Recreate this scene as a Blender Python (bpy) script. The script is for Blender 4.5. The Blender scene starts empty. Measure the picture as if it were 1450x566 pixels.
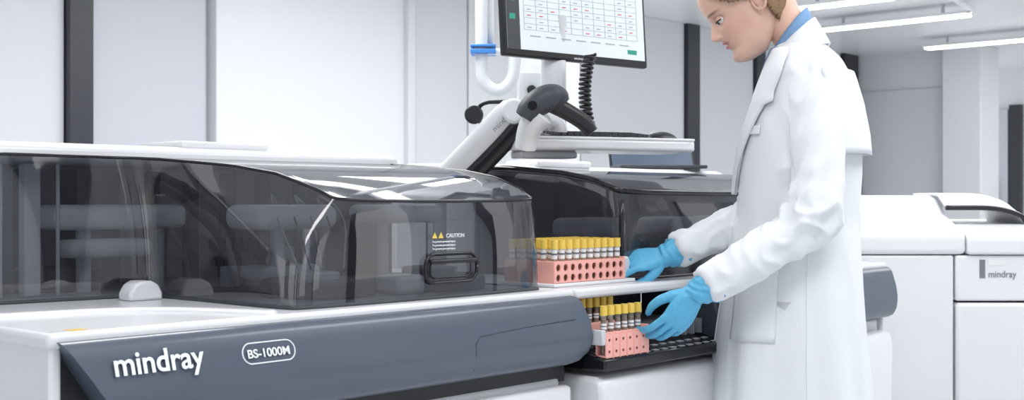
import bpy, bmesh, math, numpy as np
from mathutils import Matrix, Vector, noise
from mathutils.bvhtree import BVHTree
rad=math.radians
SC=bpy.context.scene
FR=Matrix.Translation((.147,2.77,0))@Matrix.Rotation(rad(47.5),4,'Z')   # analyser-line frame
ID=Matrix.Identity(4)
# ---------------------------------------------------------------- materials
def mat(name,col,rough=.5,metal=0,bump=0,bscale=40,emit=0,coat=0,var=0,stretch=None):
    m=bpy.data.materials.new(name); m.use_nodes=True
    nt=m.node_tree; b=nt.nodes['Principled BSDF']
    b.inputs['Base Color'].default_value=(*col,1); b.inputs['Roughness'].default_value=rough
    b.inputs['Metallic'].default_value=metal
    if coat: b.inputs['Coat Weight'].default_value=coat; b.inputs['Coat Roughness'].default_value=.12
    if emit:
        b.inputs['Emission Color'].default_value=(*col,1); b.inputs['Emission Strength'].default_value=emit
    tc=nt.nodes.new('ShaderNodeTexCoord'); n=nt.nodes.new('ShaderNodeTexNoise')
    n.inputs['Scale'].default_value=bscale
    if stretch:
        mp=nt.nodes.new('ShaderNodeMapping'); mp.inputs['Scale'].default_value=stretch
        nt.links.new(tc.outputs['Object'],mp.inputs['Vector']); nt.links.new(mp.outputs[0],n.inputs['Vector'])
    else: nt.links.new(tc.outputs['Object'],n.inputs['Vector'])
    if bump:
        bp=nt.nodes.new('ShaderNodeBump'); bp.inputs['Strength'].default_value=bump; bp.inputs['Distance'].default_value=.005
        nt.links.new(n.outputs['Fac'],bp.inputs['Height']); nt.links.new(bp.outputs['Normal'],b.inputs['Normal'])
    if var:
        mx=nt.nodes.new('ShaderNodeMix'); mx.data_type='RGBA'
        mx.inputs[6].default_value=(*[c*(1-var) for c in col],1); mx.inputs[7].default_value=(*[min(1,c*(1+var)) for c in col],1)
        nt.links.new(n.outputs['Fac'],mx.inputs[0]); nt.links.new(mx.outputs[2],b.inputs['Base Color'])
    return m
def glassmat(name,tint,refl=.04,rough=.02,body=None,bodyf=0,edge=.7):
    m=bpy.data.materials.new(name); m.use_nodes=True; nt=m.node_tree; nt.nodes.clear()
    o=nt.nodes.new('ShaderNodeOutputMaterial'); t=nt.nodes.new('ShaderNodeBsdfTransparent'); g=nt.nodes.new('ShaderNodeBsdfGlossy')
    t.inputs[0].default_value=(*tint,1); g.inputs['Roughness'].default_value=rough
    f=nt.nodes.new('ShaderNodeLayerWeight'); f.inputs[0].default_value=.5
    pw=nt.nodes.new('ShaderNodeMath'); pw.operation='POWER'; pw.inputs[1].default_value=4; nt.links.new(f.outputs['Facing'],pw.inputs[0])
    a=nt.nodes.new('ShaderNodeMath'); a.operation='MULTIPLY_ADD'; a.use_clamp=True; a.inputs[1].default_value=edge; a.inputs[2].default_value=refl
    nt.links.new(pw.outputs[0],a.inputs[0])
    mx=nt.nodes.new('ShaderNodeMixShader'); nt.links.new(a.outputs[0],mx.inputs[0])
    src=t.outputs[0]
    if bodyf:
        d=nt.nodes.new('ShaderNodeBsdfDiffuse'); d.inputs[0].default_value=(*body,1)
        m2=nt.nodes.new('ShaderNodeMixShader'); m2.inputs[0].default_value=bodyf
        nt.links.new(t.outputs[0],m2.inputs[1]); nt.links.new(d.outputs[0],m2.inputs[2]); src=m2.outputs[0]
    nt.links.new(src,mx.inputs[1]); nt.links.new(g.outputs[0],mx.inputs[2]); nt.links.new(mx.outputs[0],o.inputs[0])
    return m
WHITE=mat('white_plastic',(.83,.84,.86),.30,var=.02,bscale=3,coat=.2)
WHITE2=mat('light_grey_plastic',(.64,.66,.69),.4,var=.02,bscale=3)
SLATE=mat('slate_blue_plastic',(.082,.105,.145),.34,var=.04,bscale=4,coat=.3)
SLATE_D=mat('slate_dark',(.045,.055,.075),.4,var=.04)
BLACK=mat('black_plastic',(.012,.013,.016),.35,var=.1)
BLACKG=mat('black_gloss',(.01,.011,.014),.1,var=.1)
DGREY=mat('dark_grey',(.05,.055,.065),.5,var=.05)
MGREY=mat('mid_grey',(.20,.21,.24),.5,var=.05)
LGREY=mat('inner_grey',(.46,.47,.51),.5,var=.04)
GLASS=glassmat('smoked_acrylic',(.50,.505,.54),.13,.015,body=(.16,.17,.20),bodyf=.06)
GLASSR=glassmat('smoked_acrylic_roof',(.26,.265,.29),.14,.04,body=(.15,.16,.19),bodyf=.42)
GLASS2=glassmat('smoked_acrylic_far',(.42,.425,.46),.09,body=(.13,.14,.16),bodyf=.12)
CHROME=mat('chrome',(.75,.77,.8),.15,1,var=.02)
LETTER=mat('lettering_white',(.9,.92,.95),.5,var=.01)
INK=mat('lettering_grey',(.18,.2,.24),.5,var=.01)
YEL=mat('yellow_cap',(.86,.62,.11),.35,var=.04)
CORAL=mat('coral_plastic',(.95,.47,.41),.45,var=.03)
TUBE=glassmat('tube_glass',(.82,.80,.72),.06,body=(.75,.72,.6),bodyf=.22)
LABEL=mat('paper_label',(.85,.86,.86),.6,var=.03)
SERUM=mat('serum',(.42,.22,.08),.3,var=.1)
BLOOD=mat('blood',(.17,.02,.015),.3,var=.1)
COAT=mat('coat_cotton',(.84,.86,.895),.85,bump=.12,bscale=320,var=.015)
SHIRT=mat('blue_shirt',(.20,.36,.60),.8,bump=.15,bscale=300,var=.05)
GLOVE=mat('nitrile_blue',(.11,.47,.74),.45,bump=.25,bscale=90,var=.06)
HAIR=mat('hair_blond',(.30,.18,.09),.5,bump=.8,bscale=60,var=.45,stretch=(1,9,4))
PANTS=mat('trousers',(.6,.62,.66),.8,var=.03)
WALLM=mat('wall_panel_paint',(.69,.70,.735),.45,var=.02,bscale=.7)
WALLB=mat('wall_panel_blue',(.55,.565,.615),.45,var=.03,bscale=.7)
WALLW=mat('wall_panel_white',(.76,.77,.79),.4,var=.02,bscale=.7)
POST=mat('mullion_dark',(.03,.033,.042),.4,var=.1)
LAMP=mat('lamp_diffuser',(1,1,1),.5,emit=6)
SCREEN=mat('screen_white',(.74,.80,.84),.4,emit=.14,var=.01)
RED=mat('mark_red',(.75,.12,.12),.5,var=.05); GREEN=mat('mark_green',(.02,.35,.25),.5,var=.05)
GRIDL=mat('mark_grid',(.42,.46,.50),.5,var=.05)
PIPEB=mat('pipe_blue',(.05,.22,.6),.4,var=.05)
def tilemat(name,col,rough,line,sx,sy):
    m=mat(name,col,rough); nt=m.node_tree; b=nt.nodes['Principled BSDF']
    tc=nt.nodes.new('ShaderNodeTexCoord'); br=nt.nodes.new('ShaderNodeTexBrick'); br.offset=0
    br.inputs['Color1'].default_value=(*col,1); br.inputs['Color2'].default_value=(*[c*.98 for c in col],1)
    br.inputs['Mortar'].default_value=(*[c*line for c in col],1); br.inputs['Scale'].default_value=1
    br.inputs['Mortar Size'].default_value=.006; br.inputs['Brick Width'].default_value=sx; br.inputs['Row Height'].default_value=sy
    nt.links.new(tc.outputs['Object'],br.inputs['Vector']); nt.links.new(br.outputs[0],b.inputs['Base Color']); return m
FLOORM=tilemat('floor_vinyl',(.74,.76,.79),.2,.88,.6,.6)
CEILM=tilemat('ceiling_panel',(.86,.87,.88),.35,.92,1.2,2.4)
# ---------------------------------------------------------------- helpers
class G: pass
def group(name,center,frame=ID):
    e=bpy.data.objects.new(name,None); SC.collection.objects.link(e); e.empty_display_size=.05
    pm=frame@Matrix.Translation(center); e.matrix_world=pm
    g=G(); g.e=e; g.pm=pm; g.fr=frame; return g
def attach(o,g):
    if g is None: return o
    if isinstance(g,Matrix): o.matrix_world=g@o.matrix_basis; return o
    o.parent=g.e; o.matrix_parent_inverse=g.pm.inverted()@g.fr; return o
def mesh(name,vs,fs,m,g=None,smooth=False,bevel=0,seg=2,sub=0,solid=0,autos=None):
    me=bpy.data.meshes.new(name); me.from_pydata([tuple(map(float,v)) for v in vs],[],fs); me.update()
    bm=bmesh.new(); bm.from_mesh(me); bmesh.ops.recalc_face_normals(bm,faces=bm.faces); bm.to_mesh(me); bm.free()
    o=bpy.data.objects.new(name,me); SC.collection.objects.link(o)
    if m: me.materials.append(m)
    if solid:
        s=o.modifiers.new('s','SOLIDIFY'); s.thickness=solid; s.offset=0
    if bevel:
        b=o.modifiers.new('b','BEVEL'); b.width=bevel; b.segments=seg; b.limit_method='ANGLE'; b.angle_limit=rad(35)
    if sub:
        s=o.modifiers.new('sd','SUBSURF'); s.levels=sub; s.render_levels=sub
    if smooth or bevel:
        for p in me.polygons: p.use_smooth=True
        if not smooth:
            me.set_sharp_from_angle(angle=rad(40))
    return attach(o,g)
def boxvf(lo,hi):
    x0,y0,z0=lo; x1,y1,z1=hi
    return [(x0,y0,z0),(x1,y0,z0),(x1,y1,z0),(x0,y1,z0),(x0,y0,z1),(x1,y0,z1),(x1,y1,z1),(x0,y1,z1)],[(0,3,2,1),(4,5,6,7),(0,1,5,4),(1,2,6,5),(2,3,7,6),(3,0,4,7)]
def box(name,lo,hi,m,g=None,bevel=0,seg=2):
    v,f=boxvf(lo,hi); return mesh(name,v,f,m,g,bevel=bevel,seg=seg)
def boxes(name,lst,m,g=None,bevel=0):
    V=[];F=[]
    for lo,hi in lst:
        v,f=boxvf(lo,hi); n=len(V); V+=v; F+=[tuple(i+n for i in q) for q in f]
    return mesh(name,V,F,m,g,bevel=bevel)
def prism(name,poly,a,b,m,g=None,axis='u',bevel=0,seg=2):
    def P(p,t): return {'u':(t,p[0],p[1]),'v':(p[0],t,p[1]),'z':(p[0],p[1],t)}[axis]
    n=len(poly); V=[P(p,a) for p in poly]+[P(p,b) for p in poly]
    F=[tuple(range(n)),tuple(range(n,2*n))]+[(i,(i+1)%n,n+(i+1)%n,n+i) for i in range(n)]
    return mesh(name,V,F,m,g,bevel=bevel,seg=seg)
def gridmesh(name,rows,m,g=None,closed=False,caps=False,smooth=True,solid=0,sub=0):
    R=len(rows); C=len(rows[0]); V=[p for r in rows for p in r]; F=[]
    for i in range(R-1):
        for j in range(C if closed else C-1):
            k=(j+1)%C; F.append((i*C+j,i*C+k,(i+1)*C+k,(i+1)*C+j))
    if caps: F+= [tuple(range(C)),tuple((R-1)*C+j for j in range(C))]
    return mesh(name,V,F,m,g,smooth=smooth,solid=solid,sub=sub)
def smoothpath(path,radii,it=3):
    P=[list(map(float,p))+list(np.atleast_1d(r).astype(float)) for p,r in zip(path,radii)]
    for _ in range(it):
        Q=[P[0]]
        for a,b in zip(P[:-1],P[1:]):
            Q.append([.75*x+.25*y for x,y in zip(a,b)]); Q.append([.25*x+.75*y for x,y in zip(a,b)])
        Q.append(P[-1]); P=Q
    P=np.array(P); return P[:,:3],P[:,3:]
def tuberows(path,radii,n=20,ref=None):
    P=np.array(path,float); R=np.array(radii,float)
    if R.ndim==1: R=R[:,None]
    T=np.gradient(P,axis=0); T/=np.linalg.norm(T,axis=1)[:,None]+1e-12
    a=np.array(ref if ref is not None else ((0,0,1) if abs(T[0][2])<.9 else (1,0,0)),float)
    rows=[]
    for i in range(len(P)):
        a=a-T[i]*a.dot(T[i]); a/=np.linalg.norm(a); b=np.cross(T[i],a)
        ra=R[i][0]; rb=R[i][-1]
        rows.append([P[i]+a*ra*math.cos(q)+b*rb*math.sin(q) for q in np.linspace(0,2*math.pi,n,endpoint=False)])
    return rows
def tube(name,path,radii,m,g=None,n=16,it=2,ref=None):
    if np.isscalar(radii): radii=[radii]*len(path)
    P,R=smoothpath(path,radii,it) if it else (path,radii)
    return gridmesh(name,tuberows(P,R,n,ref),m,g,closed=True,caps=True)
def cyl(name,c,r,h,m,g=None,n=32,axis='z',r2=None,bevel=0):
    r2=r if r2 is None else r2; V=[]
    for t,rr in ((0,r),(h,r2)):
        for k in range(n):
            a=2*math.pi*k/n; p=(rr*math.cos(a),rr*math.sin(a),t)
            if axis=='y': p=(p[0],t,p[1])
            if axis=='x': p=(t,p[0],p[1])
            V.append((c[0]+p[0],c[1]+p[1],c[2]+p[2]))
    F=[tuple(range(n)),tuple(range(n,2*n))]+[(i,(i+1)%n,n+(i+1)%n,n+i) for i in range(n)]
    o=mesh(name,V,F,m,g,bevel=bevel)
    if not bevel:
        for p in o.data.polygons: p.use_smooth=True
        o.data.set_sharp_from_angle(angle=rad(40))
    return o
def text(name,body,size,loc,rot,m,g=None,ext=.0006,bold=0,sx=1):
    c=bpy.data.curves.new(name,'FONT'); c.body=body; c.size=size; c.extrude=ext; c.offset=bold; c.materials.append(m)
    o=bpy.data.objects.new(name,c); SC.collection.objects.link(o)
    o.location=loc; o.rotation_euler=rot; o.scale=(sx,1,1); bpy.context.view_layer.update(); return attach(o,g)
def bake(o):
    bpy.context.view_layer.update(); dg=bpy.context.evaluated_depsgraph_get()
    me=bpy.data.meshes.new_from_object(o.evaluated_get(dg)); o.modifiers.clear(); o.data=me
    for p in me.polygons: p.use_smooth=True
    return me
def merged(name,parts,m,g,voxel,smooth_it=4,fac=.5):
    V=[];F=[]
    for rows in parts:
        R=len(rows);C=len(rows[0]);n=len(V); V+=[tuple(map(float,p)) for r in rows for p in r]
        for i in range(R-1):
            for j in range(C):
                k=(j+1)%C; F.append((n+i*C+j,n+i*C+k,n+(i+1)*C+k,n+(i+1)*C+j))
        F.append(tuple(n+j for j in range(C))[::-1]); F.append(tuple(n+(R-1)*C+j for j in range(C)))
    me=bpy.data.meshes.new(name); me.from_pydata(V,[],F); me.update()
    o=bpy.data.objects.new(name,me); SC.collection.objects.link(o)
    r=o.modifiers.new('r','REMESH'); r.mode='VOXEL'; r.voxel_size=voxel; r.use_smooth_shade=True
    if smooth_it:
        s=o.modifiers.new('s','SMOOTH'); s.iterations=smooth_it; s.factor=fac
    bake(o); o.data.materials.clear(); o.data.materials.append(m)
    return attach(o,g)
# ---------------------------------------------------------------- room
box('floor',(-5,-4.2,-.1),(14,4.6,0),FLOORM,FR)
box('ceiling',(-5,-4.2,2.7),(14,4.6,2.8),CEILM,FR)
wl=group('wall_left',(3,4.5,0),FR)
box('core',(-5,4.45,0),(10.5,4.6,2.7),WALLM,wl)
for i,(a,b,mm,d) in enumerate([(-5,1.01,WALLM,.04),(1.16,1.9,WALLB,.04),(1.93,3.49,WALLW,.10),(3.53,4.1,WALLM,.05),(4.12,5.4,WALLW,.05),(5.42,6.88,WALLM,.05),(7.1,8.06,WALLM,.05),(8.24,9.85,WALLM,.05)]):
    box('panel_%d'%i,(a,4.45-d,0),(b,4.452,2.7),mm,wl,bevel=.006)
for i,(a,b) in enumerate([(1.015,1.155),(6.89,7.08),(8.07,8.23),(9.87,10.2)]):
    box('mullion_%d'%i,(a,4.36,0),(b,4.455,2.7),POST,wl,bevel=.005)
box('corner_strip',(3.43,4.30,0),(3.50,4.36,2.7),WALLM,wl,bevel=.01)
wb=group('wall_back',(10.4,3.8,0),FR)
box('core',(10.3,3.38,0),(10.5,4.45,2.7),WALLW,wb)
box('panel',(10.27,3.4,.1),(10.3,4.35,2.3),WALLM,wb,bevel=.004)
box('pillar',(10.1,2.98,0),(10.6,3.38,2.7),WALLW,wb,bevel=.01)
we=group('wall_far',(12.6,0,0),FR)
box('core',(12.6,-4.2,0),(12.8,4.45,2.7),WALLW,we)
boxes('mullions',[((12.5,3.44,0),(12.6,3.57,2.25)),((12.5,4.22,0),(12.6,4.28,2.25)),((12.5,1.6,0),(12.6,1.72,2.25))],POST,we)
box('door_leaf',(12.52,3.59,0),(12.6,4.2,2.2),WALLB,we,bevel=.004)
cyl('door_handle',(12.48,3.72,.95),.014,.4,DGREY,we)
wr=group('wall_right',(0,-4.1,0),FR)
for i in range(9):
    u=-5+i*2.1
    box('pier_%d'%i,(u,-4.2,0),(u+1.0,-4.05,2.7),WALLM if i%2 else WALLB,wr)
    box('mullion_%d'%i,(u+1.0,-4.2,0),(u+1.12,-4.02,2.7),POST,wr)
box('sill',(-5,-4.2,0),(14,-4.06,.8),WALLW,wr)
wf=group('wall_front',(-5,0,0),FR)
for i,v in enumerate((-4.2,-1.6,1.0,3.6)):
    box('pier_%d'%i,(-5.15,v,0),(-5,v+1,2.7),WALLM,wf)
    box('mullion_%d'%i,(-5.15,v+1,0),(-4.98,v+1.12,2.7),POST,wf)
for i,(u,v0,v1) in enumerate([(6.25,2.15,2.95),(7.45,2.05,3.35),(9.3,1.3,3.2),(3.4,.2,3.4),(1.2,.2,3.4),(11,0,2.6)]):
    g=group('ceiling_light',(u,v0,2.6),FR)
    box('diffuser',(u-.06,v0,2.585),(u+.06,v1,2.6),LAMP,g,bevel=.004)
    box('housing',(u-.075,v0-.015,2.6),(u+.075,v1+.015,2.625),WHITE,g,bevel=.006)
    boxes('hangers',[((u-.01,v0+.2,2.62),(u+.01,v0+.22,2.7)),((u-.01,v1-.22,2.62),(u+.01,v1-.2,2.7))],WHITE2,g)
    if i==1: tube('feed_conduit',[(u,v0,2.61),(u-.03,v0-.06,2.615),(u-.2,v0-.10,2.62),(u-.5,v0-.08,2.65),(u-.6,v0-.06,2.70)],.018,WHITE,g,n=10)
# ---------------------------------------------------------------- lids
def zr(v): return float(np.interp(v,[.0,.06,.12,.2,.3,.47,.62,1.0],[1.09,1.105,1.135,1.163,1.18,1.195,1.203,1.206]))
def cut(P,it=3):
    for _ in range(it):
        Q=[P[0]]
        for a,b in zip(P[:-1],P[1:]):
            d=math.dist(a,b); k=min(.25,.04/d) if _==0 else .25
            Q.append([(1-k)*x+k*y for x,y in zip(a,b)]); Q.append([k*x+(1-k)*y for x,y in zip(a,b)])
        Q.append(P[-1]); P=Q
    return P
def lid(g,pts,glass,roof,vback,zb,endcols,tag=''):
    P=cut(pts,3)
    D=[P[0]]
    for a,b in zip(P[:-1],P[1:]):
        n=max(1,int(math.dist(a,b)/.04))
        for k in range(1,n+1): D.append([x+(y-x)*k/n for x,y in zip(a,b)])
    rows=[]
    for k in range(13):
        t=k/12
        r=[]
        for (ub,vb,ut,vt) in D:
            zt=zr(vt); f=t**2.6
            r.append((ub+(ut-ub)*f,vb+(vt-vb)*f,zb+(zt-zb)*t))
        rows.append(r)
    gridmesh('window'+tag,rows,glass,g)
    top=rows[-1]
    R=[]
    cols=[p for p in top if endcols(p)]
    for k in range(15):
        t=k/14
        R.append([(p[0],p[1]+(vback-p[1])*t,zr(p[1]+(vback-p[1])*t)+.0015) for p in cols])
    gridmesh('roof_panel'+tag,R,roof,g)
    return D,top
def edge(name,pts,r,m,g): return gridmesh(name,tuberows(pts,[r]*len(pts),8),m,g,closed=True,caps=True)
# ---------------------------------------------------------------- analyser 1
A=group('chemistry_analyzer',(-.6,.45,0),FR)
box('cabinet',(-1.25,.03,.08),(-.02,1.05,.70),WHITE,A,bevel=.01)
box('plinth',(-1.2,.06,0),(-.05,.95,.08),BLACK,A)
box('recess_dark',(-1.235,.035,.69),(-.0,1.04,.88),BLACK,A)
box('side_panel',(-1.255,.02,.10),(-1.235,1.05,.885),WHITE,A,bevel=.006)
box('front_door_panel',(-1.22,.0,.1),(-.01,.035,.685),WHITE,A,bevel=.012)
box('deck',(-1.262,.012,.878),(.012,1.05,.903),WHITE,A,bevel=.009,seg=3)
prof=[(.06,.884),(.02,.890),(.006,.8895),(-.004,.886),(-.012,.875),(-.019,.853),(-.026,.83),(-.031,.80),(-.031,.785),(-.027,.762),(-.016,.742),(.0,.733),(.05,.73)]
def uL(z): return float(np.interp(z,[.73,.80,.89],[-1.14,-1.19,-1.248]))
def uR(z): return float(np.interp(z,[.73,.745,.775,.82,.875,.89],[-.04,.0,.024,.026,.008,-.006]))
rows=[[(uL(z)*(1-t)+uR(z)*t,v,z) for (v,z) in prof] for t in np.linspace(0,1,8)]
o=gridmesh('front_fascia',rows,SLATE,A,closed=True,caps=True,smooth=False)
for p in o.data.polygons: p.use_smooth=True
o.data.set_sharp_from_angle(angle=rad(50))
def fv(z): return float(np.interp(z,[q[1] for q in prof[::-1]][1:],[q[0] for q in prof[::-1]][1:]))
seam=[(-.36,z) for z in (.755,.79,.81)]+[(-.345,.826),(-.2,.834),(-.03,.838)]
edge('fascia_seam',[(u,fv(z)-.0002,z) for u,z in seam],.0012,SLATE_D,A)
tilt=rad(72.7)
text('brand_lettering','mindray',.053,(-1.174,-.0305,.833),(tilt,0,0),LETTER,A,bold=.0009,sx=.95)
text('model_lettering','BS-1000M',.021,(-.922,-.0275,.8365),(tilt,0,0),LETTER,A,bold=.0004,sx=1.05)
bp=[]
for k in range(40):
    a=2*math.pi*k/40; du=(.038 if math.cos(a)>0 else -.038)+.0175*math.cos(a); dz=.0175*math.sin(a)
    bp.append((-.874+du,0,.8435+dz))
bp.append(bp[0])
edge('badge_outline',[(u,fv(z)-.0006,z) for u,_,z in bp],.0013,LETTER,A)
pts=[(-.045,.60,-.055,.60),(-.045,.05,-.055,.065),(-.765,.05,-.655,.065),(-.765,.55,-.81,.555),(-1.25,.60,-1.25,.59)]
D,top=lid(A,pts,GLASS,GLASSR,.60,.905,lambda p:p[1]<.585 and p[0]<-.0 and not(p[0]>-.07 and p[1]>.10))
edge('lid_top_edge',top,.0035,BLACKG,A)
edge('lid_base_seal',[(d[0],d[1],.906) for d in D],.004,DGREY,A)
prism('rear_cover',[(.575,1.197),(.575,1.217),(.60,1.228),(.95,1.240),(1.04,1.232),(1.05,1.20),(1.05,1.19),(.60,1.19)],-1.25,-.03,WHITE,A,bevel=.006)
box('rear_wall',(-1.25,.97,.903),(-.03,1.05,1.195),WHITE,A,bevel=.006)
box('rear_cover_trim',(-.66,.60,1.225),(-.42,.78,1.243),WHITE,A,bevel=.006)
box('interior_back',(-1.24,.93,.905),(-.05,.968,1.188),LGREY,A)
box('right_end_wall',(-.05,.60,.903),(-.03,.97,1.19),DGREY,A)
box('interior_floor',(-1.22,.62,.904),(-.07,.93,.909),LGREY,A)
box('interior_floor_bay',(-.74,.09,.904),(-.07,.62,.9085),MGREY,A)
boxes('reflection_streak_ribs',[((-1.22+.11*i,.90,.91),(-1.19+.11*i,.93,1.18)) for i in range(10)],DGREY,A)  # added dark bars, imitate the vertical reflection streaks of the left window
boxes('interior_columns',[((-1.16,.66,.91),(-1.125,.70,1.185)),((-1.06,.64,.91),(-1.045,.67,1.185)),((-1.0,.64,.91),(-.965,.67,1.185)),((-.935,.63,.91),(-.928,.64,1.185))],WHITE2,A,bevel=.004)
box('gantry_cover_1',(-.92,.66,1.045),(-.60,.78,1.10),WHITE,A,bevel=.02,seg=4)
box('gantry_arm_1',(-.90,.64,.985),(-.70,.72,1.025),WHITE2,A,bevel=.018,seg=4)
box('gantry_cover_2',(-.62,.36,1.045),(-.40,.50,1.10),WHITE,A,bevel=.022,seg=4)
box('gantry_arm_2',(-.58,.40,.93),(-.42,.50,.965),WHITE2,A,bevel=.014,seg=4)
box('gantry_cover_3',(-.27,.34,1.055),(-.09,.5,1.10),WHITE,A,bevel=.02,seg=4)
for i,(u,v,r,mm) in enumerate([(-.53,.42,.016,WHITE2),(-.45,.42,.010,CHROME),(-.22,.42,.014,WHITE2),(-.66,.7,.016,WHITE2),(-.84,.7,.016,WHITE2),(-.34,.52,.02,MGREY),(-.12,.36,.01,CHROME)]):
    cyl('probe_post_%d'%i,(u,v,.905),r,.15,mm,A)
for i,(u,v,r,h,mm) in enumerate([(-.55,.25,.12,.035,DGREY),(-.25,.23,.13,.03,DGREY),(-.85,.8,.09,.05,DGREY),(-.25,.23,.06,.05,MGREY),(-.55,.25,.045,.05,LGREY),(-1.08,.8,.10,.06,MGREY)]):
    cyl('carousel_%d'%i,(u,v,.909),r,h,mm,A,n=48,bevel=.004)
boxes('probe_block',[((-.70+.022*i,.40,.97),(-.685+.022*i,.43,1.03)) for i in range(6)]+[((-.71,.40,.985),(-.57,.435,1.0))],BLACK,A)
box('wash_station',(-.44,.12,.909),(-.36,.2,.95),LGREY,A,bevel=.01)
box('panel_dark_a',(-.36,.56,.92),(-.2,.6,1.15),BLACK,A,bevel=.01)
boxes('reagent_rows',[((-.56+.05*i,.56,.91),(-.525+.05*i,.60,1.0)) for i in range(4)],WHITE2,A,bevel=.004)
for i in range(5):
    u=-.5+.03*i
    tube('tubing_%d'%i,[(u,.45,1.09),(u-.05,.42,1.13),(u-.08+.02*i,.36,1.08),(u-.06,.3,.96)],.0022,BLACK if i%2 else LGREY,A,n=8)
def ringpts(cu,cz,hw,hh,v,r,n=10):
    P=[]
    for sx,sz,a0 in ((1,1,0),(-1,1,90),(-1,-1,180),(1,-1,270)):
        for k in range(n+1):
            a=rad(a0+90*k/n); P.append((cu+sx*(hw-r)+r*math.cos(a),v,cz+sz*(hh-r)+r*math.sin(a)))
    P.append(P[0]); return P
edge('handle_outer',ringpts(-.358,.967,.076,.030,.044,.026),.004,BLACKG,A)
edge('handle_inner',ringpts(-.358,.965,.060,.018,.047,.015),.0022,BLACKG,A)
box('handle_grip',(-.425,.034,.977),(-.29,.046,.987),BLACK,A,bevel=.004)
for i,u in enumerate((-.405,-.387)):
    mesh('warning_triangle_%d'%i,[(u-.0075,.0465,1.03),(u+.0075,.0465,1.03),(u,.0465,1.043)],[(0,1,2)],YEL,A)
text('caution_lettering','CAUTION',.012,(-.372,.0465,1.031),(rad(90),0,0),LETTER,A)
for i in range(3): text('caution_line_%d'%i,'To prevent personal injury',.0062,(-.412,.0465,1.021-.0075*i),(rad(90),0,0),LETTER,A)
prism('deck_latch',[(-.865,.903),(-.79,.903),(-.79,.918),(-.80,.936),(-.815,.943),(-.84,.943),(-.855,.936),(-.865,.918)],.46,.51,WHITE,A,axis='v',bevel=.006)
box('deck_sticker',(-1.215,.03,.9032),(-1.185,.055,.9036),YEL,A)
kp=[(-1.25,.34),(-1.05,.31),(-.93,.25),(-.87,.14),(-.83,.03)]
kp3,_=smoothpath([(a,b,.901) for a,b in kp],[[1]]*5,3)
gridmesh('deck_kerb',tuberows(kp3,[[.010,.022]]*len(kp3),12),WHITE,A,closed=True,caps=True)
# ---------------------------------------------------------------- analyser 2
B=group('chemistry_analyzer',(.9,.45,0),FR)
box('cabinet',(.03,.22,.08),(1.62,.95,.73),WHITE,B,bevel=.01)
box('cabinet_right',(.55,.03,.08),(1.61,.25,.72),WHITE,B,bevel=.01)
box('plinth',(.06,.25,0),(1.6,.9,.08),BLACK,B)
box('cabinet_left_wall',(.022,.2,.7),(.04,.95,.88),DGREY,B)
box('recess_back',(.03,.22,.73),(.55,.25,.88),DGREY,B)
box('deck',(.016,.012,.878),(1.64,.95,.903),WHITE,B,bevel=.009,seg=3)
prism('loading_tray',[(-.06,.715),(-.06,.742),(.22,.80),(.22,.70)],.035,.56,BLACKG,B,bevel=.006)
boxes('slot_ribs',[((.06+.035*i,.0,.762),(.066+.035*i,.215,.80)) for i in range(14)],MGREY,B)
lt=[]
for i in range(13):
    for j in range(2):
        v=-.05+.03*j; z=.742+(v+.06)*.207
        lt.append(((.055+.037*i,v,z+.0005),(.075+.037*i,v+.012,z+.0025)))
boxes('slot_indicators',lt,LGREY,B)
prism('recess_cheek',[(-.04,.72),(-.045,.80),(-.02,.87),(.02,.882),(.22,.88),(.22,.72)],.545,.60,SLATE_D,B,bevel=.012,seg=3)
prism('lower_door_a',[(-.035,.1),(-.055,.66),(-.05,.69),(-.03,.70),(.2,.70),(.2,.1)],.03,.56,WHITE,B,bevel=.012)
prism('lower_door_b',[(-.02,.1),(-.03,.64),(-.02,.68),(.2,.69),(.2,.1)],.57,1.60,WHITE,B,bevel=.012)
rows=[[(u,v,z-.008*(z<.8)) for (v,z) in prof] for u in (.60,1.1,1.625)]
o=gridmesh('front_fascia',rows,SLATE,B,closed=True,caps=True); o.data.set_sharp_from_angle(angle=rad(50))
box('end_cap_right',(1.62,.02,.1),(1.64,.95,.88),WHITE,B,bevel=.008)
pts=[(.30,.62,.30,.60),(.30,.09,.31,.11),(1.5,.09,1.5,.11)]
D,top=lid(B,pts,GLASS2,GLASSR,.62,.905,lambda p:p[1]<.14)
edge('lid_top_edge',top,.009,BLACKG,B)
edge('lid_front_post',[(.305,.10,z) for z in np.linspace(.905,1.11,5)],.007,BLACKG,B)
edge('lid_base_seal',[(d[0],d[1],.906) for d in D],.005,BLACK,B)
prism('rear_housing',[(.62,.903),(.62,1.20),(.66,1.215),(.90,1.22),(.95,1.20),(.95,.903)],.30,1.62,WHITE,B,bevel=.008)
prism('right_housing',[(.09,.903),(.09,1.08),(.14,1.12),(.3,1.17),(.62,1.19),(.62,.903)],1.505,1.62,WHITE,B,bevel=.01)
box('rear_cover_trim',(.60,.64,1.21),(.86,.78,1.232),WHITE,B,bevel=.008)
box('interior_back',(.31,.59,.905),(1.49,.615,1.18),MGREY,B)
box('interior_floor',(.32,.13,.904),(1.49,.59,.909),DGREY,B)
for i,(u,v,w) in enumerate([(.42,.3,.18),(.75,.25,.2),(1.1,.3,.25)]):
    box('gantry_cover_%d'%i,(u,v,1.0),(u+w,v+.14,1.06),WHITE2,B,bevel=.02,seg=4)
    cyl('carousel_%d'%i,(u+.1,v+.02,.906),.09,.05,MGREY,B,bevel=.004); cyl('post_%d'%i,(u+.08,v+.08,.906),.015,.12,LGREY,B)
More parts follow.
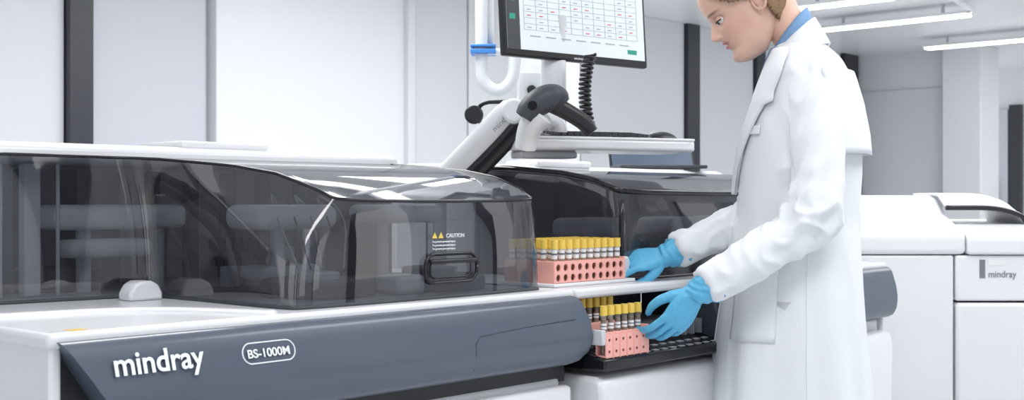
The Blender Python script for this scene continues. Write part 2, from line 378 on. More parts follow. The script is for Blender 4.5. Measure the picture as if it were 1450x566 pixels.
# ---------------------------------------------------------------- racks
def perf(name,u0,z0,nx,nz,cw,ch,r,v,m,g,th):
    V=[];F=[];N=16
    for i in range(nx):
        for j in range(nz):
            cx=u0+cw*(i+.5); cz=z0+ch*(j+.5); n=len(V)
            for k in range(N):
                a=2*math.pi*k/N+math.pi/4; c,s=math.cos(a),math.sin(a); q=max(abs(c),abs(s))
                V.append((cx+r*c,v,cz+r*s)); V.append((cx+cw/2*c/q,v,cz+ch/2*s/q))
            for k in range(N):
                l=(k+1)%N; F.append((n+2*k,n+2*k+1,n+2*l+1,n+2*l))
    return mesh(name,V,F,m,g,solid=th)
def tubes(g,pos,z0,h,liq,fill=.45,l0=.42,l1=.66):
    def many(name,r,za,zb,m,n=14):
        VV=[];FF=[]
        for (u,v) in pos:
            k0=len(VV)
            for z in (za,zb):
                for k in range(n):
                    a=2*math.pi*k/n; VV.append((u+r*math.cos(a),v+r*math.sin(a),z))
            FF+=[tuple(k0+i for i in range(n)),tuple(k0+n+i for i in range(n))]+[(k0+i,k0+(i+1)%n,k0+n+(i+1)%n,k0+n+i) for i in range(n)]
        o=mesh(name,VV,FF,m,g)
        for p in o.data.polygons: p.use_smooth=True
        o.data.set_sharp_from_angle(angle=rad(40)); return o
    many('tube_bodies',.0068,z0,z0+h-.014,TUBE)
    many('tube_contents',.0063,z0+.002,z0+h*fill,liq)
    many('tube_labels',.0071,z0+h*l0,z0+h*l1,LABEL)
    many('tube_marks',.0073,z0+h*(l0*.6+l1*.4),z0+h*(l0*.4+l1*.6),INK)
    many('tube_caps',.0088,z0+h-.022,z0+h,YEL)
    many('tube_cap_rims',.0094,z0+h-.022,z0+h-.017,YEL)
R1=group('test_tube_rack',(.17,.14,.90),FR)
box('base_plate',(.008,.07,.903),(.325,.245,.912),WHITE,R1,bevel=.003)
for k,v in enumerate((.078,.112,.146,.18,.214)):
    perf('rack_front_%d'%k,.015,.913,10,2,.027,.024,.0085,v,CORAL,R1,.004)
    box('rack_top_%d'%k,(.015,v,.959),(.285,v+.022,.964),CORAL,R1,bevel=.001)
boxes('rack_ends',[((.013,.077,.912),(.017,.236,.963)),((.283,.077,.912),(.289,.236,.968))],CORAL,R1)
for k,v in enumerate((.085,.12,.155,.19)):
    prism('rack_grip_%d'%k,[(.289,.914),(.289,.956),(.305,.968),(.318,.966),(.324,.95),(.316,.914)],v,v+.026,WHITE2,R1,axis='v',bevel=.005)
tubes(R1,[(.0285+.027*i,v+.011) for i in range(10) for v in (.078,.112,.146,.18,.214)],.914,.101,SERUM,.5,.55,.78)
R2=group('test_tube_rack',(.12,-.03,.75),FR)
perf('rack_front',.045,.745,6,2,.0265,.027,.0040,-.052,CORAL,R2,.003)
boxes('rack_body',[((.045,-.05,.797),(.204,-.022,.803)),((.045,-.05,.745),(.204,-.022,.75)),((.045,-.026,.75),(.204,-.022,.797)),((.203,-.054,.743),(.212,-.02,.812))]+[((.0705+.0265*i,-.056,.743),(.0725+.0265*i,-.052,.797)) for i in range(5)],CORAL,R2,bevel=.001)
box('rack_clip',(.03,-.054,.775),(.045,-.02,.81),WHITE2,R2,bevel=.003)
tubes(R2,[(.058+.0265*i,-.036) for i in range(6)],.752,.112,BLOOD,.72,.52,.64)
R3=group('test_tube_rack',(.1,.05,.78),FR)
boxes('rack_body',[((.045,.03,.81),(.20,.058,.816)),((.045,.03,.783),(.20,.034,.812)),((.03,.028,.80),(.045,.06,.83))],CORAL,R3,bevel=.001)
tubes(R3,[(.052+.0265*i,.045) for i in range(6)],.80,.075,BLOOD,.62,.35,.5)
# ---------------------------------------------------------------- workstation arm, monitor, tray
M=group('monitor_arm',(-.19,3.38,.9))
tube('post',[(-.215,3.40,.903),(-.215,3.40,1.15)],.03,WHITE2,M,it=0)
cyl('post_foot',(-.215,3.40,.903),.06,.02,WHITE2,M,bevel=.004)
cyl('pivot_lower',(-.215,3.40,1.13),.036,.06,WHITE,M,bevel=.006)
P,Rr=smoothpath([(-.225,3.38,1.135),(-.12,3.32,1.235),(-.03,3.24,1.325),(.0,3.22,1.352)],[(.034,.026),(.037,.027),(.036,.026),(.034,.024)],3)
gridmesh('upper_arm_shell',tuberows(P,Rr,20,(-.6,0,.7)),WHITE,M,closed=True,caps=True)
P,Rr=smoothpath([(-.175,3.36,1.12),(-.07,3.30,1.215),(.02,3.22,1.31),(.035,3.21,1.33)],[(.026,.022)]*4,3)
gridmesh('upper_arm_underside',tuberows(P,Rr,20,(-.6,0,.7)),BLACK,M,closed=True,caps=True)
cyl('elbow_joint',(.005,3.16,1.345),.033,.09,WHITE,M,axis='y',bevel=.008)
tube('fore_arm',[(.0,3.2,1.345),(.06,3.24,1.35),(.12,3.3,1.33),(.13,3.31,1.29)],[.026,.028,.026,.024],WHITE,M)
tube('column',[(.115,3.33,1.25),(.115,3.33,1.62)],[(.035,.018),(.035,.018)],WHITE2,M,it=0,ref=(1,0,0))
text('arm_lettering','mindray',.022,(-.045,3.185,1.29),(rad(90),rad(-44),0),INK,M)
tube('cable',[(-.02,3.3,1.38),(-.09,3.32,1.38),(-.10,3.34,1.33),(-.06,3.33,1.31)],.006,BLACK,M,n=10)
cyl('black_knob',(-.105,3.30,1.345),.026,.03,BLACK,M,axis='y',bevel=.006)
yaw=math.atan2(.326,.418)
MF=Matrix.Translation((-.02,3.19,1.495))@Matrix.Rotation(yaw,4,'Z')@Matrix.Rotation(rad(-4),4,'X')
D1=group('desktop_monitor',(.265,0,.17),MF)
box('bezel',(0,0,0),(.53,.022,.335),BLACK,D1,bevel=.006)
box('screen',(.012,-.0015,.02),(.518,.0,.323),SCREEN,D1)
box('back_shell',(.12,.022,.06),(.41,.05,.27),BLACK,D1,bevel=.02)
box('mount_plate',(.15,.05,.10),(.25,.075,.2),WHITE2,D1,bevel=.006)
box('screen_sidebar',(.012,-.0025,.02),(.055,-.0015,.323),DGREY,D1)
grid=[((.07,-.0025,.075+.0165*i),(.49,-.0018,.0756+.0165*i)) for i in range(15)]+[((.07+.042*i,-.0025,.075),(.0706+.042*i,-.0018,.31)) for i in range(11)]
boxes('screen_gridlines',grid,GRIDL,D1)
marks=[]
rng=np.random.RandomState(3)
for i in range(10):
    for j in range(14):
        if rng.rand()<.7: marks.append(((.082+.042*i,-.0028,.081+.0165*j),(.095+.042*i,-.002,.0832+.0165*j)))
boxes('screen_entries_red',[q for i,q in enumerate(marks) if i%3==1],RED,D1)
boxes('screen_entries_grey',[q for i,q in enumerate(marks) if i%3!=1],GRIDL,D1)
boxes('screen_buttons',[((.45,-.003,.036),(.485,-.002,.048)),((.02,-.003,.10),(.04,-.0026,.115)),((.02,-.003,.15),(.04,-.0026,.165))],GREEN,D1)
boxes('screen_footer',[((.09+.055*i,-.003,.058),(.125+.055*i,-.002,.0605)) for i in range(7)],GRIDL,D1)
text('bezel_logo','mindray',.010,(.245,-.0005,.006),(rad(90),0,0),LETTER,D1)
TF=Matrix.Translation((.03,3.17,1.245))@Matrix.Rotation(math.atan2(.37,.93),4,'Z')
T=group('keyboard_tray',(.26,.12,0),TF)
prism('tray_slab',[(0,.03),(.02,0),(.50,0),(.53,.02),(.545,.06),(.545,.23),(.52,.25),(.02,.25),(0,.23)],0,.030,WHITE,T,axis='z',bevel=.008,seg=3)
boxes('tray_lip',[((.01,.0,.028),(.52,.012,.036)),((.01,.24,.028),(.52,.25,.05))],WHITE,T,bevel=.003)
box('tray_bracket',(.03,.09,-.02),(.20,.17,.0),WHITE2,T,bevel=.006)
K=group('keyboard',(.25,.1,.035),TF)
prism('case',[(.03,.0305),(.03,.040),(.16,.054),(.16,.0305)],.10,.40,BLACK,K,bevel=.003)
boxes('keys',[((.108+.0192*i,.036+.0195*j,.041+.0021*j),(.123+.0192*i,.051+.0195*j,.0475+.0021*j)) for i in range(15) for j in range(6)],DGREY,K)
Ms=group('computer_mouse',(.46,.09,.03),TF)
rr=[]
for k in range(9):
    a=math.pi/2*k/8; rr.append([(.46+.055*math.cos(a)*math.cos(q)*1.0,.09+.032*math.cos(a)*math.sin(q),.0305+.030*math.sin(a)) for q in np.linspace(0,2*math.pi,24,endpoint=False)])
gridmesh('body',rr,BLACK,Ms,closed=True,caps=True)
S=group('barcode_scanner',(.08,3.1,1.35))
P,Rr=smoothpath([(.030,3.09,1.322),(.046,3.09,1.345),(.085,3.09,1.372),(.12,3.10,1.378),(.138,3.1,1.36)],[(.024,.032),(.033,.036),(.037,.036),(.032,.032),(.014,.014)],3)
gridmesh('head',tuberows(P,Rr,20,(0,0,1)),DGREY,S,closed=True,caps=True)
P,Rr=smoothpath([(.10,3.10,1.36),(.15,3.11,1.335),(.19,3.12,1.31),(.208,3.12,1.285)],[(.024,.022),(.022,.02),(.022,.02),(.018,.017)],3)
gridmesh('handle',tuberows(P,Rr,16,(0,0,1)),BLACK,S,closed=True,caps=True)
cyl('window_ring',(.052,3.052,1.35),.012,.006,BLACKG,S,axis='y')
P,Rr=smoothpath([(.035,3.14,1.245),(.04,3.13,1.28),(.055,3.11,1.315),(.08,3.10,1.335)],[(.028,.03),(.03,.032),(.034,.036),(.036,.036)],3)
MM=TF.inverted(); rws=[[tuple(MM@Vector(tuple(q))) for q in r] for r in tuberows(P,Rr,20,(1,0,0))]
gridmesh('scanner_cradle',rws,WHITE,T,closed=True,caps=True)
CC=group('coiled_cable',(.225,3.3,1.5)); pts=[]
for k in range(420):
    t=k/419; a=t*2*math.pi*16
    pts.append((.215-.015*math.sin(t*3)+.014*math.cos(a),3.30+.014*math.sin(a),1.51-.20*t))
edge('coil',pts,.0045,BLACK,CC)
Pp=group('service_pipe',(-.1,4.5,1.9))
tube('main_pipe',[(-.115,4.5,2.7),(-.115,4.5,2.2),(-.115,4.5,1.62),(-.11,4.5,1.55),(-.055,4.5,1.51),(.0,4.5,1.55),(.01,4.5,1.62),(.01,4.5,1.66)],.023,WHITE2,Pp,n=20,it=3)
tube('branch_pipe',[(-.085,4.54,2.7),(-.085,4.54,1.7)],.016,WHITE2,Pp)
tube('bridge_pipe',[(-.14,4.5,1.665),(.02,4.5,1.665),(.05,4.56,1.665)],.012,WHITE,Pp)
boxes('pipe_clamp',[((-.155,4.46,1.655),(-.06,4.56,1.672)),((-.155,4.46,1.68),(-.06,4.56,1.69))],PIPEB,Pp,bevel=.003)
SCo=group('service_column',(.1,4.65,0))
box('body',(.02,4.6,0),(.26,4.75,2.7),WHITE,SCo,bevel=.008)
box('switch_plate',(.035,4.588,1.44),(.115,4.602,1.60),WHITE2,SCo,bevel=.006)
cyl('round_switch',(.075,4.575,1.53),.018,.02,BLACK,SCo,axis='y',bevel=.003)
cyl('small_switch',(.075,4.58,1.47),.009,.015,BLACK,SCo,axis='y')
L=group('laptop',(.5,4.35,1.2),Matrix.Translation((.36,4.33,1.222))@Matrix.Rotation(rad(10),4,'Z'))
prism('screen_lid',[(.02,.0),(.055,.085),(.062,.083),(.028,.0)],0,.32,BLACK,L,bevel=.002)
prism('display',[(.0175,.004),(.0505,.081),(.052,.081),(.019,.004)],.008,.312,mat('lcd_dark',(.10,.14,.20),.2,var=.3,bscale=6),L)
box('keyboard_deck',(0,-.12,0),(.32,.02,.012),DGREY,L,bevel=.003)
# ---------------------------------------------------------------- right white module
C=group('sample_module',(1.9,4.6,0))
X0=1.14
box('plinth',(X0+.03,4.27,0),(2.9,5.1,.07),BLACK,C)
box('cabinet_left',(X0,4.23,.07),(1.557,5.1,.915),WHITE,C,bevel=.008)
box('cabinet_right_upper',(1.563,4.225,.755),(2.9,5.1,.915),WHITE,C,bevel=.008)
box('cabinet_right_door',(1.563,4.215,.07),(2.9,5.1,.748),WHITE,C,bevel=.012)
def px(profile,a,b,n,m,bev=.02): return prism(n,profile,a,b,m,C,bevel=bev,seg=4)
px([(4.22,.918),(4.22,.985),(4.235,1.0),(4.42,1.06),(4.5,1.115),(4.56,1.128),(5.05,1.128),(5.05,.918)],X0-.0,1.60,'hood_left',WHITE)
px([(4.21,.918),(4.21,.975),(4.225,.992),(4.36,1.02),(5.05,1.03),(5.05,.918)],1.60,2.9,'hood_right',WHITE)
rows=[]
for t in np.linspace(0,1,16):
    x=1.59+.30*t
    rows.append([(x+.0,4.40+.04*k,1.02+(.112*math.sqrt(max(0,1-(max(0,t-.35)/.65)**2.4)))*min(1,.55+.2*k)) for k in range(10)])
gridmesh('curved_cover',rows,WHITE,C,solid=.01)
edge('curved_cover_edge',[r[0] for r in rows],.009,BLACKG,C)
rows2=[[(p[0]+.012,p[1]-.0+.03,p[2]+.006) for p in r] for r in rows[5:]]
gridmesh('curved_cover_tint',rows2,SLATE_D,C)
text('module_lettering','mindray',.034,(1.675,4.2235,.838),(rad(90),0,0),INK,C,sx=.9)
box('module_label',(1.645,4.2235,.835),(1.665,4.2245,.90),MGREY,C)
box('display_sticker',(1.675,4.2235,.88),(1.73,4.2245,.905),LABEL,C)
# ---------------------------------------------------------------- woman
Wm=group('woman',(.75,3.12,0))
AF=rad(18); F0=np.array((-math.cos(AF),math.sin(AF),0)); L0=np.array((-math.sin(AF),-math.cos(AF),0)); U0=np.array((0,0,1.))
CY=3.10
TB=np.array([ # z, cx, a, b
(1.508,.742,.064,.072),(1.49,.749,.078,.096),(1.465,.757,.095,.132),(1.43,.761,.110,.156),(1.36,.760,.128,.163),(1.28,.753,.143,.163),(1.18,.744,.150,.156),(1.05,.731,.153,.150),(.90,.724,.170,.166),(.75,.720,.186,.184),(.58,.719,.200,.20),(.44,.718,.206,.206)])
def coat_pt(z,phi,off=0):
    zz=TB[::-1,0]; cx=np.interp(z,zz,TB[::-1,1]); a=np.interp(z,zz,TB[::-1,2]); b=np.interp(z,zz,TB[::-1,3])
    k=max(0,min(1,(1.12-z)/.5))
    rip=1+.032*k*math.sin(6*phi+1.0)+.022*k*math.sin(11*phi+z*3)
    c,s=math.cos(phi),math.sin(phi)
    n=.92; cc=math.copysign(abs(c)**n,c); ss=math.copysign(abs(s)**n,s)
    return np.array((cx,CY,z))+F0*(a*rip+off)*cc+L0*(b*rip+off)*ss
def ringrow(z,n=56,off=0): return [coat_pt(z,2*math.pi*k/n,off) for k in range(n)]
body=[ringrow(z) for z in list(np.linspace(1.508,1.36,14))+list(np.linspace(1.34,.44,40))]
def arm(path,r):
    P,R=smoothpath(path,r,3); return tuberows(P,R,24,(0,0,1))
nS=np.array((.738,2.975,1.405)); nE=np.array((.715,2.895,1.075)); nW=np.array((.448,2.845,.90))
fS=np.array((.825,3.225,1.405)); fE=np.array((.68,3.21,1.085)); fW=np.array((.408,3.10,.972))
ns=arm([nS+(.01,.11,.015),nS+(0,.02,.0),nS+(.01,-.015,-.10),(nS+nE)/2+(.02,-.01,-.02),nE+(.025,0,.02),nE+(-.02,0,-.045),(nE+nW)/2+(0,0,-.012),nW+(nE-nW)*.04],[.053,.062,.062,.059,.056,.053,.047,.041])
fs=arm([fS+(-.01,-.1,.015),fS,fS+(-.02,.01,-.1),(fS+fE)/2,fE+(.02,0,.02),fE+(-.02,0,-.03),(fE+fW)/2,fW+(fE-fW)*.06],[.053,.06,.062,.060,.058,.055,.046,.040])
coat=merged('lab_coat',[body,ns,fs],COAT,Wm,.0058,3)
def nz(x,y,z): return noise.noise(Vector((x,y,z)))
def ridge(x,y,z): return (1-2.2*abs(nz(x,y,z)))
def fold(p):
    q=Vector(p); d=0
    d+=.007*nz(q.x*9,q.y*9,q.z*2.6)*min(1,max(.25,(1.45-q.z)/.3))
    d+=.004*ridge(q.x*10+3,q.y*10,q.z*2.2+5)
    def seg(a,b):
        ab=b-a; pa=np.array(p)-a; t=float(np.clip(np.dot(pa,ab)/ab.dot(ab),0,1)); r=pa-ab*t
        e1=np.cross(ab,(0,0,1.)) if abs(ab[2])<.25 else np.cross(ab,(0,1.,0)); e1/=np.linalg.norm(e1); e2=np.cross(ab,e1); e2/=np.linalg.norm(e2)
        l=np.linalg.norm(r)+1e-6
        return t,l,r.dot(e1)/l,r.dot(e2)/l
    for k,(S_,E_,W_) in enumerate(((nS,nE,nW),(fS,fE,fW))):
        t,ds,c,s=seg(E_,W_)
        if ds<.09:
            w=min(1,(.09-ds)/.03)
            d+=w*.012*ridge(t*6+.9*c+k*7,1.2*c,1.2*s)*(.5+.5*math.exp(-((t-.1)/.4)**2))
        t,ds,c,s=seg(S_,E_)
        if ds<.09:
            w=min(1,(.09-ds)/.03)
            d+=w*.013*ridge(t*4+1.1*c+k*5+20,1.2*c,1.2*s)*(.4+.6*math.exp(-((t-1)/.4)**2))
    return d
me=coat.data; nrm=[v.normal.copy() for v in me.vertices]
for v,n_ in zip(me.vertices,nrm): v.co+=n_*fold(v.co)
me.update()
BV=BVHTree.FromPolygons([v.co.copy() for v in me.vertices],[tuple(p.vertices) for p in me.polygons])
def onc(z,ph,off):
    p=coat_pt(z,ph,0.0); h,n_,i_,d_=BV.find_nearest(Vector(p))
    rd=Vector(p-np.array((np.interp(z,TB[::-1,0],TB[::-1,1]),CY,z))).normalized()
    return np.array(h+(n_*.5+rd*.5).normalized()*off) if n_.dot(rd)>0 else np.array(coat_pt(z,ph,off+.006))
def patch(name,fn,nu,nv,m,th=.004,off=.0):
    rows=[[fn(i/(nu-1),j/(nv-1)) for j in range(nv)] for i in range(nu)]
    return gridmesh(name,rows,m,Wm,solid=th)
def lap(sgn):
    def f(a,b):
        z=1.485-.36*a
        inner=np.interp(a,[0,.3,1],[42,16,3]); wid=np.interp(a,[0,.25,.36,.37,1],[34,44,48,38,2])
        return onc(z,sgn*rad(inner+wid*b),.010+.007*math.sin(math.pi*b))
    return f
patch('lapel_near',lap(1),40,10,COAT,.006); patch('lapel_far',lap(-1),40,10,COAT,.006)
NB=np.array((.712,3.105))
def collar(rt,rb,h,dz,tiltk=.062):
    def f(a,b):
        ph=rad(-165+330*a)+math.pi
        c=math.cos(ph); ztop=1.515-tiltk*c+dz; z=ztop-h*b
        r=rt+(rb-rt)*b
        base=np.array((NB[0]+.035*(1.56-z)/.1*.5,NB[1],z))
        return base+F0*r*1.02*c+L0*r*math.sin(ph)*.98
    return f
patch('coat_collar',collar(.070,.096,.066,.0),40,7,COAT,.006)
patch('shirt_collar',collar(.057,.072,.075,.028),40,6,SHIRT,.003)
def shirtfront(a,b):
    z=1.50-.10*a; w=np.interp(a,[0,1],[50,8]); return coat_pt(z,rad(-w+2*w*b),.006)
patch('shirt_front',shirtfront,8,10,SHIRT,.002)
def sline(name,pts,r=.0013,off=.001):
    P=[]
    for (z,ph),(z2,p2) in zip(pts[:-1],pts[1:]):
        for k in range(5): t=k/5; P.append(onc(z+(z2-z)*t,rad(ph+(p2-ph)*t),off))
    return edge(name,P,r,COAT,Wm)
def pocket(name,z0,z1,p0,p1,off=.003):
    patch(name,lambda a,b:onc(z1+(z0-z1)*a,rad(p0+(p1-p0)*b),off),12,12,COAT,.004)
pocket('hip_pocket',.76,.965,42,84); pocket('hip_pocket_welt',.945,.972,41,85,.006); pocket('chest_pocket',1.275,1.297,30,50,.004)
sline('front_placket',[(z,10) for z in np.linspace(1.12,.46,10)])
sline('side_seam',[(z,105) for z in np.linspace(1.0,.46,8)])
def cape(a,b):
    z=1.435-.21*a; return coat_pt(z,rad(112+136*b),.010+.016*a**1.5)
patch('back_cape',cape,14,24,COAT,.004)
cen=np.array((.72,CY,0))
for i,s in enumerate((1,-1)):
    h=cen+L0*.085*s
    P,R=smoothpath([h+(0,0,.86),h+(0,0,.5),h+F0*.01+(0,0,.45),h+(0,0,.08)],[.085,.065,.06,.052],2)
    gridmesh('trouser_leg_%d'%i,tuberows(P,R,20),PANTS,Wm,closed=True,caps=True)
    P,R=smoothpath([h-F0*.06+(0,0,.035),h+(0,0,.042),h+F0*.10+(0,0,.03),h+F0*.17+(0,0,.022)],[(.034,.034),(.040,.04),(.029,.042),(.018,.028)],3)
    gridmesh('shoe_%d'%i,tuberows(P,R,20,(0,0,1)),WHITE,Wm,closed=True,caps=True)
# ------------------------------ head
pit=rad(32); AH=rad(6); HS=1.13
hx=np.array((-math.cos(pit)*math.cos(AH),math.cos(pit)*math.sin(AH),-math.sin(pit)))
hy=np.array((-math.sin(AH),-math.cos(AH),0)); hz=np.cross(hx,hy)
chin=np.array((.580,3.10,1.463)); H0=chin-hx*.088*HS-hz*.012*HS
def hw(p): return H0+HS*(hx*p[0]+hy*p[1]+hz*p[2])
zf=[0,.005,.012,.022,.032,.040,.050,.076,.10,.120,.134,.15,.17,.19,.208,.219,.226]
xf=[.058,.072,.083,.0875,.085,.080,.083,.087,.0865,.085,.0905,.093,.092,.085,.066,.042,.0]
zb=[0,.02,.04,.06,.08,.11,.15,.19,.21,.226]; xb=[.012,-.012,-.035,-.058,-.078,-.096,-.102,-.086,-.06,-.01]
zw=[0,.008,.02,.035,.05,.07,.095,.12,.15,.18,.205,.22,.226]; ww=[.018,.027,.037,.046,.053,.061,.067,.0705,.074,.070,.053,.028,.004]
def headpt(z,th,e=0):
    XF=np.interp(z,zf,xf); XB=np.interp(z,zb,xb); w=np.interp(z,zw,ww); x0=XB+(XF-XB)*.45
    c,s=math.cos(th),math.sin(th)
    x=x0+((XF-x0)*abs(c)**.86 if c>0 else -(x0-XB)*abs(c)**.95); y=w*math.copysign(abs(s)**.92,s)
    if e: x+=e*c; y+=e*s; z=z+e*max(0,(z-.15)/.076)
    elif c>0:
        G_=lambda v,m,sg: math.exp(-((v-m)/sg)**2)
        p=np.interp(z,[.070,.074,.079,.085,.090,.10,.11,.120,.132],[0,.006,.0175,.0225,.0205,.0145,.0085,.0035,0]); sg=np.interp(z,[.074,.09,.12],[.0105,.0085,.0065])
        x+=p*G_(y,0,sg)+.007*G_(abs(y),.0135,.005)*G_(z,.080,.005)
        x-=.0115*G_(abs(y),.030,.014)*G_(z,.113,.010)
        x+=.004*G_(abs(y),.030,.018)*G_(z,.132,.007)
        x+=.0072*G_(y,0,.018)*G_(z,.0655,.0042)+.0072*G_(y,0,.016)*G_(z,.0525,.0045)-.005*G_(y,0,.022)*G_(z,.0590,.0022)
        x+=.003*G_(y,0,.015)*G_(z,.018,.010)
        x+=.004*G_(abs(y),.040,.014)*G_(z,.092,.014)
    return (x,y,z)
zl=list(np.linspace(0,.008,4))+list(np.linspace(.010,.135,72))+list(np.linspace(.14,.2262,36))
hrows=[[hw(headpt(z,2*math.pi*k/110)) for k in range(110)] for z in zl]
P,R=smoothpath([(.762,3.10,1.40),(.748,3.10,1.47),(.716,3.10,1.545),(.685,3.105,1.60),(.66,3.11,1.65)],[(.05),(.051),(.049),(.053),(.055)],3)
neck=tuberows(P,R,36)
SKIN=bpy.data.materials.new('skin'); SKIN.use_nodes=True; nt=SKIN.node_tree; b=nt.nodes['Principled BSDF']
at=nt.nodes.new('ShaderNodeAttribute'); at.attribute_name='Col'; nt.links.new(at.outputs['Color'],b.inputs['Base Color'])
b.inputs['Roughness'].default_value=.42; b.inputs['Subsurface Weight'].default_value=.2; b.inputs['Subsurface Scale'].default_value=.006
b.inputs['Subsurface Radius'].default_value=(1,.4,.25)
tc=nt.nodes.new('ShaderNodeTexCoord'); n_=nt.nodes.new('ShaderNodeTexNoise'); n_.inputs['Scale'].default_value=420; bp_=nt.nodes.new('ShaderNodeBump'); bp_.inputs['Strength'].default_value=.08; bp_.inputs['Distance'].default_value=.002
nt.links.new(tc.outputs['Object'],n_.inputs['Vector']); nt.links.new(n_.outputs['Fac'],bp_.inputs['Height']); nt.links.new(bp_.outputs['Normal'],b.inputs['Normal'])
hd=merged('head',[hrows[::-1],neck],SKIN,Wm,.0019,2,.35)
me=hd.data; ca=me.color_attributes.new('Col','FLOAT_COLOR','POINT')
RM=np.array([hx,hy,hz])
for i,v in enumerate(me.vertices):
    l=RM@(np.array(v.co)-H0)/HS; x,y,z=l
    base=np.array((.77,.49,.38))*(1+.06*noise.noise(v.co*35))
    lip=math.exp(-((abs(z-.059))/.0095)**4)*math.exp(-(y/.021)**4)*(x>.07)
    blush=.5*math.exp(-((abs(y)-.045)/.02)**2-((z-.08)/.02)**2)*(x>.02)
    eye=.35*math.exp(-((abs(y)-.031)/.016)**2-((z-.116)/.009)**2)*(x>.05)
    br=math.exp(-((abs(y)-.032)/.019)**4-((z-.1345+.08*abs(abs(y)-.03))/.0036)**2)*(x>.05)
    c=base*(1-lip)+np.array((.58,.18,.17))*lip; c=c*(1-blush)+np.array((.76,.38,.31))*blush; c=c*(1-eye)+np.array((.44,.25,.19))*eye; c=c*(1-.85*br)+np.array((.15,.085,.045))*.85*br
    ca.data[i].color=(*c,1)
SK2=mat('skin_plain',(.71,.44,.33),.45,var=.03)
LASH=mat('lash',(.03,.018,.012),.6,var=.1); EYEW=mat('eye_white',(.7,.7,.7),.2,var=.02); IRIS=mat('iris',(.05,.08,.10),.2,var=.1)
def sph(name,c,r,m,sx=1,sy=1,sz=1,n=20):
    rows=[[hw((c[0]+r*sx*math.cos(a)*math.cos(q),c[1]+r*sy*math.cos(a)*math.sin(q),c[2]+r*sz*math.sin(a))) for q in np.linspace(0,2*math.pi,n,endpoint=False)] for a in np.linspace(-math.pi/2+.01,math.pi/2-.01,12)]
    return gridmesh(name,rows,m,Wm,closed=True,caps=True)
for s,nm in ((1,'near'),(-1,'far')):
    ec=(.0675,.0305*s,.112)
    sph('eyeball_'+nm,ec,.0118,EYEW); sph('iris_'+nm,(ec[0]+.0072,ec[1],ec[2]-.0028),.0062,IRIS)
    la=rad(6)
    rows=[]
    for a in np.linspace(la,rad(75),9):
        rows.append([hw((ec[0]+.0130*math.cos(a)*math.cos(q),ec[1]+.0137*math.cos(a)*math.sin(q),ec[2]+.0130*math.sin(a))) for q in np.linspace(rad(-85),rad(85),16)])
    gridmesh('eyelid_'+nm,rows,SK2,Wm,solid=.0008)
    for w_ in range(2):
        edge('lash_%s_%d'%(nm,w_),[hw((ec[0]+(.0142+.0022*w_)*math.cos(q),ec[1]+(.0145+.0022*w_)*math.sin(q),ec[2]+.0012-.0016*w_)) for q in np.linspace(rad(-70),rad(78),14)],.0010,LASH,Wm)
    rows=[]
    for a in np.linspace(rad(-75),rad(-36),6):
        rows.append([hw((ec[0]+.0128*math.cos(a)*math.cos(q),ec[1]+.0135*math.cos(a)*math.sin(q),ec[2]+.0128*math.sin(a))) for q in np.linspace(rad(-85),rad(85),16)])
    gridmesh('lower_lid_'+nm,rows,SK2,Wm,solid=.0008)
    er=[]
    for k in range(26):
        a=2*math.pi*k/25; er.append(hw((-.018+.015*math.cos(a)-.004*math.sin(a),(.071+.005*(1-math.cos(a)))*s,.108+.028*math.sin(a))))
    edge('ear_helix_'+nm,er,.0036,SK2,Wm)
    sph('ear_bowl_'+nm,(-.018,.0705*s,.108),.013,SK2,1,.4,1.9)
    sph('ear_lobe_'+nm,(-.010,.071*s,.083),.007,SK2,1,.5,1.1)
n=90
zs=np.linspace(.040,.2262,48)
V=[];F=[]
for z in zs:
    for k in range(n):
        V.append(hw(headpt(z,2*math.pi*k/n,.008+.0018*math.sin(k*2.3)+.0012*math.sin(k*5.1+z*60))))
def keep(z,th):
    x=headpt(z,th)[0]; return x < np.interp(z,[.040,.07,.10,.115,.125,.14,.17,.19,.23],[-.030,-.026,-.026,-.010,.026,.046,.064,.078,.2])
for i in range(len(zs)-1):
    for k in range(n):
        if keep(zs[i],2*math.pi*(k+.5)/n): F.append((i*n+k,i*n+(k+1)%n,(i+1)*n+(k+1)%n,(i+1)*n+k))
F.append(tuple((len(zs)-1)*n+k for k in range(n)))
hm=mesh('hair',V,F,HAIR,Wm,smooth=True,solid=.006)
sph('hair_bun',(-.125,0,.120),.040,HAIR,.8,1,1,24)
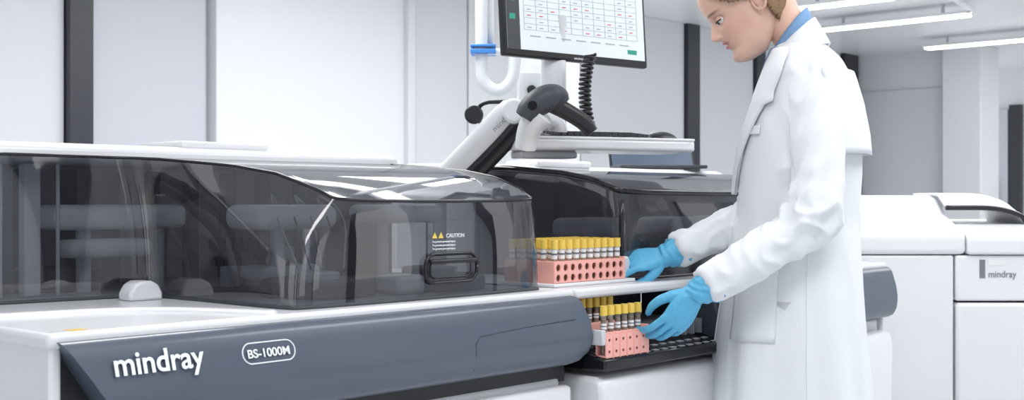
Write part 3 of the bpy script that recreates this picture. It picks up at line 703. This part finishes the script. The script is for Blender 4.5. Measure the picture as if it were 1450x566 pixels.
# ------------------------------ hands
def hand(name,wrist,xd,dors,side,curl,thumb,fore,scale=1.0,spread=0):
    x=np.array(xd,float); x/=np.linalg.norm(x); d=np.array(dors,float); d-=x*d.dot(x); d/=np.linalg.norm(d)
    y=np.cross(d,x)*side
    W_=np.array(wrist,float)
    def Q(p): return W_+scale*(x*p[0]+y*p[1]+d*p[2])
    parts=[]
    pl=[(-.03,0,0,.028,.024),(0,0,0,.027,.021),(.02,.001,0,.033,.020),(.045,.001,0,.040,.018),(.07,0,.001,.041,.0155),(.088,-.001,.0,.039,.012),(.097,-.001,-.002,.034,.008)]
    P,R=smoothpath([Q(p[:3]) for p in pl],[(p[3]*scale,p[4]*scale) for p in pl],2)
    parts.append(tuberows(P,R,28,y))
    fl=[(.031,(.040,.026,.022),.0086),(.0105,(.045,.029,.023),.0088),(-.0105,(.041,.027,.022),.0085),(-.030,(.032,.020,.019),.0076)]
    for k,(fy,ls,r) in enumerate(fl):
        p=np.array((.078+(.006 if k in(1,2) else 0)-(.006 if k==3 else 0),fy*.95,.001)); path=[p-(.012,0,0),p]; ang=0
        sp=rad((1.5-k)*(3+spread))
        for l,cc in zip((ls[0]*.0+.012,)+ls,(0,)+tuple(curl[k])):
            ang+=rad(cc); p=p+l*np.array((math.cos(ang)*math.cos(sp),math.cos(ang)*math.sin(sp),-math.sin(ang))); path.append(p)
        rr_=[r*.95,r*1.05,r*1.08,r*1.03,r*.95,r*.80]
        P,R=smoothpath([Q(q) for q in path],[[q*scale] for q in rr_],2)
        rows=tuberows(P,R,14)
        tip=P[-1]; T=P[-1]-P[-2]; T/=np.linalg.norm(T); last=rows[-1]
        rows.append([tip+T*r*.5*scale+(q-tip)*.65 for q in last]); rows.append([tip+T*r*.75*scale+(q-tip)*.15 for q in last])
        parts.append(rows)
    P,R=smoothpath([Q(q) for q in thumb],[[.013*scale],[.0135*scale],[.0112*scale],[.0103*scale],[.0075*scale]],2)
    rows=tuberows(P,R,14); tip=P[-1]; T=P[-1]-P[-2]; T/=np.linalg.norm(T)
    rows.append([tip+T*.005+(q-tip)*.5 for q in rows[-1]]); parts.append(rows)
    f=np.array(fore,float); f/=np.linalg.norm(f)
    cp=[W_+x*.012,W_,W_+f*.02,W_+f*.045,W_+f*.055]
    P,R=smoothpath(cp,[.027*scale,.030*scale,.035,.045,.0465],2); parts.append(tuberows(P,R,30))
    o=merged(name,parts,GLOVE,Wm,.0020,2,.5)
    me=o.data; nr=[v.normal.copy() for v in me.vertices]
    for v,n_ in zip(me.vertices,nr):
        dd=np.dot(np.array(v.co)-W_,x)
        k=.0016*math.sin(dd*260+5*noise.noise(v.co*30))*math.exp(-((dd+.015)/.035)**2)+.0010*noise.noise(v.co*70)
        v.co+=n_*k
    me.update(); return o
fore=(nE+(-.02,0,-.045))-nW
hand('hand_near',nW+(-.014,-.002,-.012),(-.58,.06,-.81),(.35,-.90,-.22),-1,
     [(18,32,22),(24,38,25),(30,40,26),(38,44,26)],
     [(.012,.018,-.008),(.035,.038,-.016),(.062,.054,-.026),(.086,.053,-.038),(.104,.045,-.046)],fore,spread=2)
fore=(fE+(-.02,0,-.03))-fW
hand('hand_far',fW+(-.015,-.004,-.006),(-.95,-.12,-.16),(.05,-.60,.80),1,
     [(18,30,20),(22,34,22),(26,38,24),(30,40,26)],
     [(.012,.018,-.008),(.035,.036,-.018),(.060,.046,-.030),(.084,.044,-.040),(.102,.034,-.046)],fore,spread=2)
# ---------------------------------------------------------------- lights, world, camera
def area(name,loc,sx,sy,power,rot=(0,0,0),col=(1,1,1)):
    l=bpy.data.lights.new(name,'AREA'); l.shape='RECTANGLE'; l.size=sx; l.size_y=sy; l.energy=power; l.color=col
    o=bpy.data.objects.new(name,l); SC.collection.objects.link(o); o.location=loc; o.rotation_euler=rot; bpy.context.view_layer.update()
    o.matrix_world=FR@o.matrix_basis; return o
for i,(u,v) in enumerate([(-1.2,-1.2),(1.2,-1.2),(3.6,-1.0),(6.5,.0),(9.5,.5),(.2,1.6),(2.6,2.2)]):
    area('ceiling_lamp_%d'%i,(u,v,2.66),1.6,.9,[30,28,34,50,52,48,50][i])
w=bpy.data.worlds.new('world'); SC.world=w; w.use_nodes=True
w.node_tree.nodes['Background'].inputs[0].default_value=(.94,.965,1,1); w.node_tree.nodes['Background'].inputs[1].default_value=1.35
cam=bpy.data.cameras.new('camera'); co=bpy.data.objects.new('camera',cam); SC.collection.objects.link(co)
co.location=(0,0,1.11); co.rotation_euler=(rad(90),0,0); cam.sensor_width=36; cam.lens=36*1700/1450; cam.clip_start=.05
cam.dof.use_dof=True; cam.dof.focus_distance=2.7; cam.dof.aperture_fstop=8
SC.camera=co
SC.view_settings.view_transform='Standard'; SC.view_settings.exposure=0
